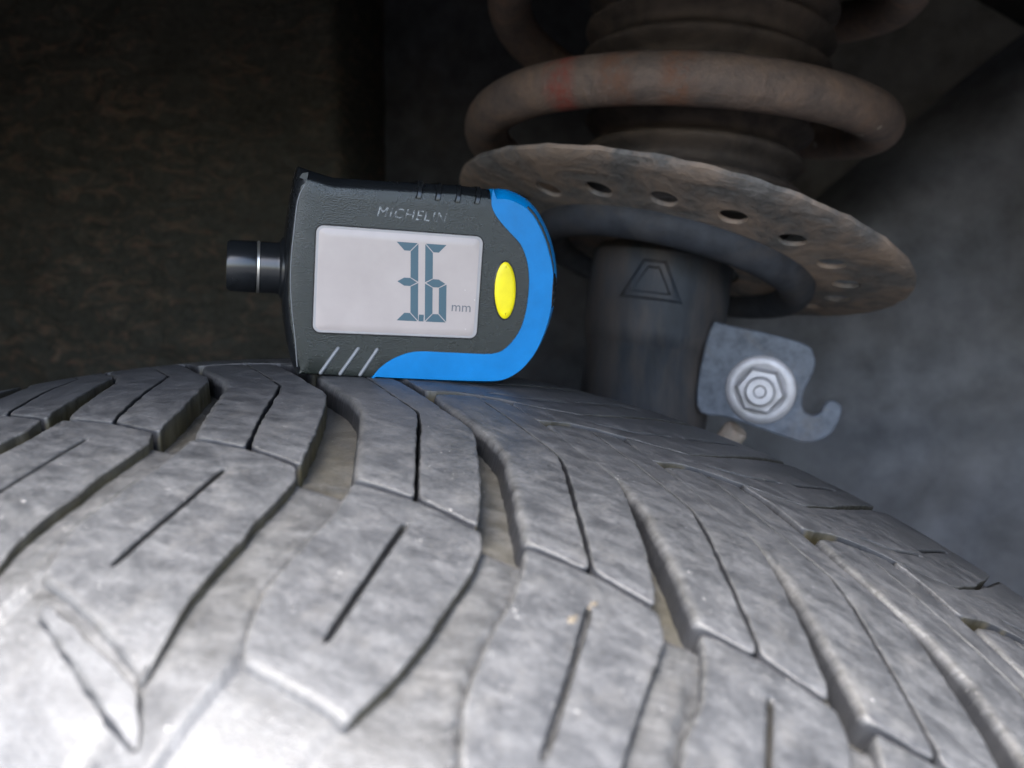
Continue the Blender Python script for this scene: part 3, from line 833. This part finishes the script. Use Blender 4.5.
# ------------------------------------------------------------------ strut, spring, boot, bracket
m_strut = mat_dirty('black_strut_paint', (0.024, 0.030, 0.038), (0.090, 0.072, 0.060), 0.46, 0.66, 24, 0.6, bmp=0.35, bd=0.0015, spec=0.4, stretch=(1, 1, 0.3), speck=2.0)
m_seat = mat_dirty('dirty_spring_seat', (0.156, 0.146, 0.138), (0.325, 0.240, 0.182), 0.42, 0.62, 45, 0.8, bmp=0.9, bd=0.002)
m_boot = mat_dirty('rubber_boot', (0.053, 0.044, 0.039), (0.125, 0.095, 0.075), 0.45, 0.7, 30, 0.85, bmp=0.4, bd=0.0012)
m_collar = mat_dirty('collar_paint', (0.036, 0.039, 0.046), (0.085, 0.072, 0.062), 0.48, 0.72, 26, 0.65, bmp=0.35, bd=0.0012)
m_zinc = mat_simple('zinc', (0.42, 0.41, 0.42), 0.5, 0.45, var=0.18, scale=160, bmp=0.25)
m_steel = mat_dirty('blue_grey_steel', (0.11, 0.125, 0.15), (0.17, 0.15, 0.13), 0.5, 0.75, 40, 0.6, bmp=0.3, bd=0.0008)
m_tan = mat_dirty('tan_bolt', (0.30, 0.25, 0.20), (0.18, 0.12, 0.08), 0.5, 0.7, 60, 0.7, bmp=0.3, bd=0.0008)

TZ = D(0.13, 0.10, 0.985)
plate_c = W(115.2, 120.0, 342.0)
tube_c = plate_c + (RH * -3.2 + FH * 2) * MM
strut = empty('suspension_strut', W(100, 100, 250), 'dark grey dirty strut tube with perforated spring seat behind the tyre', 'strut')
def spart(name, VF, mat, parent, root, ang=40, smooth=True):
    me = mesh(name, *VF); fixn(me)
    if smooth: sharp(me, ang)
    o = link(name, me, mat, None, smooth=smooth); o.parent = parent
    o.matrix_parent_inverse = Matrix.Translation(-root.location) if parent is root else Matrix.Identity(4)
    return o
tfr = frame_from(tube_c, TZ, RH)
spart('tube', lathe([(22.8, -88), (22.8, -36), (23.6, -35), (24.6, -30), (24.6, -4), (21, 0), (12, 2)], 72, tfr, True), m_strut, strut, strut)
# seat: cone flange with drain holes, rolled trough underneath
NZ = D(0.293, 0.234, 1.0)
sfr = frame_from(plate_c, NZ, RH)
def seat_h(r):
    pts = [(24, -6), (33, -6), (40, -5.5), (51.5, -4.0), (58, -3.0), (70, -1.6), (76.5, -0.7), (78.7, 0.6)]
    for (r0, h0), (r1, h1) in zip(pts, pts[1:]):
        if r <= r1:
            t = (r - r0) / (r1 - r0); t = t * t * (3 - 2 * t) if False else t
            return h0 + (h1 - h0) * t
    return 1.0
def seat_mesh():
    outer = [(78.7 * math.cos(a), 78.7 * math.sin(a)) for a in [2 * math.pi * i / 120 for i in range(120)]]
    holes = [[(24 * math.cos(-a), 24 * math.sin(-a)) for a in [2 * math.pi * i / 60 for i in range(60)]]]
    for i in range(18):
        a = 2 * math.pi * (i + 0.85) / 18; ca, sa = math.cos(a), math.sin(a)
        holes.append([(58.5 * ca + 4.4 * math.cos(t) * ca - 4.3 * math.sin(t) * sa, 58.5 * sa + 4.4 * math.cos(t) * sa + 4.3 * math.sin(t) * ca) for t in [-2 * math.pi * j / 20 for j in range(20)]])
    vo, tris, om = cdt_fill([outer] + holes, 2.6)
    V = []; 
    for x, y in vo:
        r = math.hypot(x, y); h = seat_h(r)
        V.append(sfr[0] + (sfr[1] * x + sfr[2] * y + sfr[3] * h) * MM)
    n = len(V); th = 1.3
    V += [v + sfr[3] * th * MM for v in V]
    F = [tuple(t) for t in tris] + [tuple(i + n for i in reversed(t)) for t in tris]
    s = 0
    for lp in [outer] + holes:
        m = len(lp); ix = om[s:s + m]; s += m
        for i in range(m):
            j = (i + 1) % m; F.append((ix[i], ix[j], ix[j] + n, ix[i] + n))
    return V, F
seat = spart('spring_seat', seat_mesh(), m_seat, strut, strut)
spart('seat_collar', lathe([(43.4 - 6.0 * math.cos(t), -5.6 - 6.6 * math.sin(t)) for t in [math.radians(-20 + 220 * i / 20) for i in range(21)]], 96, sfr), m_collar, strut, strut)
seat['label'] = 'grey perforated spring seat with rusty rim'
# embossed triangle on the tube, facing out
def tri_emboss():
    V, F = [], []
    out = D(-0.26, -0.96, 0.06); out = (out - TZ * out.dot(TZ)).normalized(); O = tube_c + (TZ * -15 + out * 24.6) * MM; upv = TZ; rt = out.cross(upv) * -1
    A = [(-11, -6), (11, -6), (4, 8), (-4, 8)]; B = [(-5.5, -2.8), (5.5, -2.8), (1.6, 4.4), (-1.6, 4.4)]
    P = lambda q, d: O + (rt * q[0] + upv * q[1] + out * (d - abs(q[0]) ** 2 * 0.0203)) * MM
    for lp, d in ((A, -3), (A, -0.2), ([(x * .80, y * .80) for x, y in A], 0.75), ([(x * 1.25, y * 1.25) for x, y in B], 0.75), (B, -0.1), (B, -3)):
        for i in range(4):
            for j in range(6):
                a_, b_2 = lp[i], lp[(i + 1) % 4]
                V.append(P((a_[0] + (b_2[0] - a_[0]) * j / 6, a_[1] + (b_2[1] - a_[1]) * j / 6), d))
    for r_ in range(5):
        for i in range(24): F.append((r_ * 24 + i, r_ * 24 + (i + 1) % 24, r_ * 24 + 24 + (i + 1) % 24, r_ * 24 + 24 + i))
    return V, F
spart('raised_triangle_mark', tri_emboss(), m_strut, strut, strut, 30)

# bracket with hook, clamped to the tube; bolt, washer, nut
BO = W(139.6, 92.1, 295.8); BX = D(0.93, -0.30, -0.165); BN = D(-0.43, -0.89, 0.10); BN = (BN - BX * BX.dot(BN)).normalized(); BY = BN.cross(BX)
if BY.z < 0: BY = -BY
def Bk(a, b, c): return BO + (BX * a + BY * b + BN * c) * MM
bl = [(-20, 16), (-14, 18.5), (9, 17.5), (14, 14), (14.8, 9), (13.2, 2), (14.2, -3.2), (17.0, -4.8), (19.6, -3.4), (20.4, -0.6), (21.6, 0.9), (23.8, 1.0), (25.8, -0.8), (25.2, -7.0), (22.6, -11.2), (17.5, -14.0), (10, -13.6), (-8, -11.4), (-19, -9.8)]
br = spart('bracket', plate(catmull(bl, 4), [(0, -3.0), (0, 0), (0.5, 0.5)], P=Bk), m_steel, strut, strut, 30)
def bsub(name, prof, mat, n, ang=40, off=(0, 0)):
    f_ = (Bk(off[0], off[1], 0), BX, BY, BN)
    return spart(name, lathe(prof, n, f_, True), mat, br, strut, ang)
bsub('washer', [(11.2, 0.3), (11.2, 1.4), (10.5, 2.1), (8.4, 2.3), (8.0, 2.1)], m_zinc, 48)
bsub('nut', [(7.9, 2.0), (7.9, 6.6), (6.9, 7.6), (5.2, 7.7)], m_zinc, 6, 20)
bsub('stud', [(4.8, 7.2), (4.8, 10.2), (4.0, 11.0), (2.2, 11.0), (1.5, 10.2)], m_zinc, 32)
O2 = W(132.2, 97.5, 279.5)
spart('bolt_end', lathe([(4.2, -6), (4.2, 2), (3.4, 3)], 24, frame_from(O2, D(0.5, -0.3, 0.8), RH), True), m_tan, strut, strut)

# coil spring
def mat_spring():
    m, n, l, b = newmat('rusty_spring')
    oc = coord(n)
    f = tex_noise(n, l, oc, 55, 7, 0.7, 0.4); g = tex_noise(n, l, oc, 420, 4, 0.65)
    c = ramp(n, l, f, [(0.3, (0.084, 0.070, 0.064)), (0.5, (0.161, 0.119, 0.098)), (0.70, (0.238, 0.157, 0.112))])
    c = mix(n, l, 0.35, c, ramp(n, l, g, [(0.3, 0.3), (0.7, 0.7)]), 'OVERLAY')
    at = n.new('ShaderNodeAttribute'); at.attribute_name = 'mark'
    a2 = n.new('ShaderNodeAttribute'); a2.attribute_name = 'mark_b'
    wob = tex_noise(n, l, oc, 170, 5, 0.7)
    wr = ramp(n, l, wob, [(0.36, 0.0), (0.58, 0.95)])
    def mul(x, y):
        k = n.new('ShaderNodeMath'); k.operation = 'MULTIPLY'; l.new(x, k.inputs[0]); l.new(y, k.inputs[1]); return k.outputs[0]
    c = mix(n, l, mul(at.outputs['Fac'], wr), c, (0.24, 0.062, 0.045))
    c = mix(n, l, mul(a2.outputs['Fac'], wr), c, (0.165, 0.085, 0.055))
    vo = n.new('ShaderNodeTexVoronoi'); vo.inputs['Scale'].default_value = 160; l.new(oc, vo.inputs['Vector'])
    sx = n.new('ShaderNodeSeparateColor'); l.new(vo.outputs['Color'], sx.inputs[0])
    k1 = n.new('ShaderNodeMath'); k1.operation = 'LESS_THAN'; k1.inputs[1].default_value = 0.2; l.new(vo.outputs['Distance'], k1.inputs[0])
    k2 = n.new('ShaderNodeMath'); k2.operation = 'GREATER_THAN'; k2.inputs[1].default_value = 0.93; l.new(sx.outputs[0], k2.inputs[0])
    c = mix(n, l, mul(k1.outputs[0], k2.outputs[0]), c, (0.36, 0.32, 0.26))
    l.new(c, b.inputs['Base Color']); b.inputs['Roughness'].default_value = 0.72
    p = bump(n, l, f, 0.6, 0.002, b); bump(n, l, g, 0.6, 0.0008, b, p)
    return m
spring = empty('coil_spring', W(118.5, 131.4, 360), 'rusty brown coil spring with faded red paint marks above the spring seat', 'spring')
cc = W(117.3, 135.0, 382.7); CZ = D(0.186, 0.093, 1.0)
cX = (RH - CZ * RH.dot(CZ)).normalized(); cY = CZ.cross(cX)
V, F, mk, mkb = [], [], [], []
N, Mn, rw, RR, PT = 220, 20, 7.7, 67.6, 46.0
for i in range(N + 1):
    ph = 95 + (860 - 95) * i / N
    a = math.radians(ph); h = (ph - 270) / 360 * PT
    rad_v = cX * math.cos(a) + cY * math.sin(a)
    cen = cc + (rad_v * RR + CZ * h) * MM
    tng = (-cX * math.sin(a) + cY * math.cos(a)) * RR + CZ * (PT / (2 * math.pi)); tng.normalize()
    bn = tng.cross(rad_v).normalized()
    for j in range(Mn):
        t = 2 * math.pi * j / Mn
        V.append(cen + (rad_v * math.cos(t) + bn * math.sin(t)) * rw * MM)
        mk.append(1.0 if 229.5 < ph < 235 else 0.0)
        mkb.append(1.0 if (243 < ph < 250 or 257 < ph < 265) else 0.0)
for i in range(N):
    for j in range(Mn):
        k2_ = (j + 1) % Mn; F.append((i * Mn + j, i * Mn + k2_, (i + 1) * Mn + k2_, (i + 1) * Mn + j))
F.append(tuple(range(Mn))); F.append(tuple(N * Mn + j for j in range(Mn)))
me = mesh('coil', V, F); fixn(me)
for nm, dat in (('mark', mk), ('mark_b', mkb)):
    at_ = me.attributes.new(nm, 'FLOAT', 'POINT'); at_.data.foreach_set('value', dat)
co = link('coil', me, mat_spring(), None); co.parent = spring; co.matrix_parent_inverse = Matrix.Translation(-spring.location)

# rubber boot
prof = []
h = -2.0
while h < 150:
    rib = 0.5 + 0.5 * math.cos(2 * math.pi * h / 10.5)
    base = 33 + 5 * min(1, max(0, (h - 25) / 25))
    prof.append((base + 5.2 * rib ** 1.3, h)); h += 0.8
bfr = frame_from(W(119.5, 124, 351), D(0.12, 0.13, 0.985), RH)
VF = lathe(prof, 80, bfr, True)
me = mesh('dust_boot', *VF); fixn(me)
o = link('dust_boot', me, m_boot); o['label'] = 'dark ribbed rubber dust boot inside the coil spring'; o['category'] = 'dust boot'
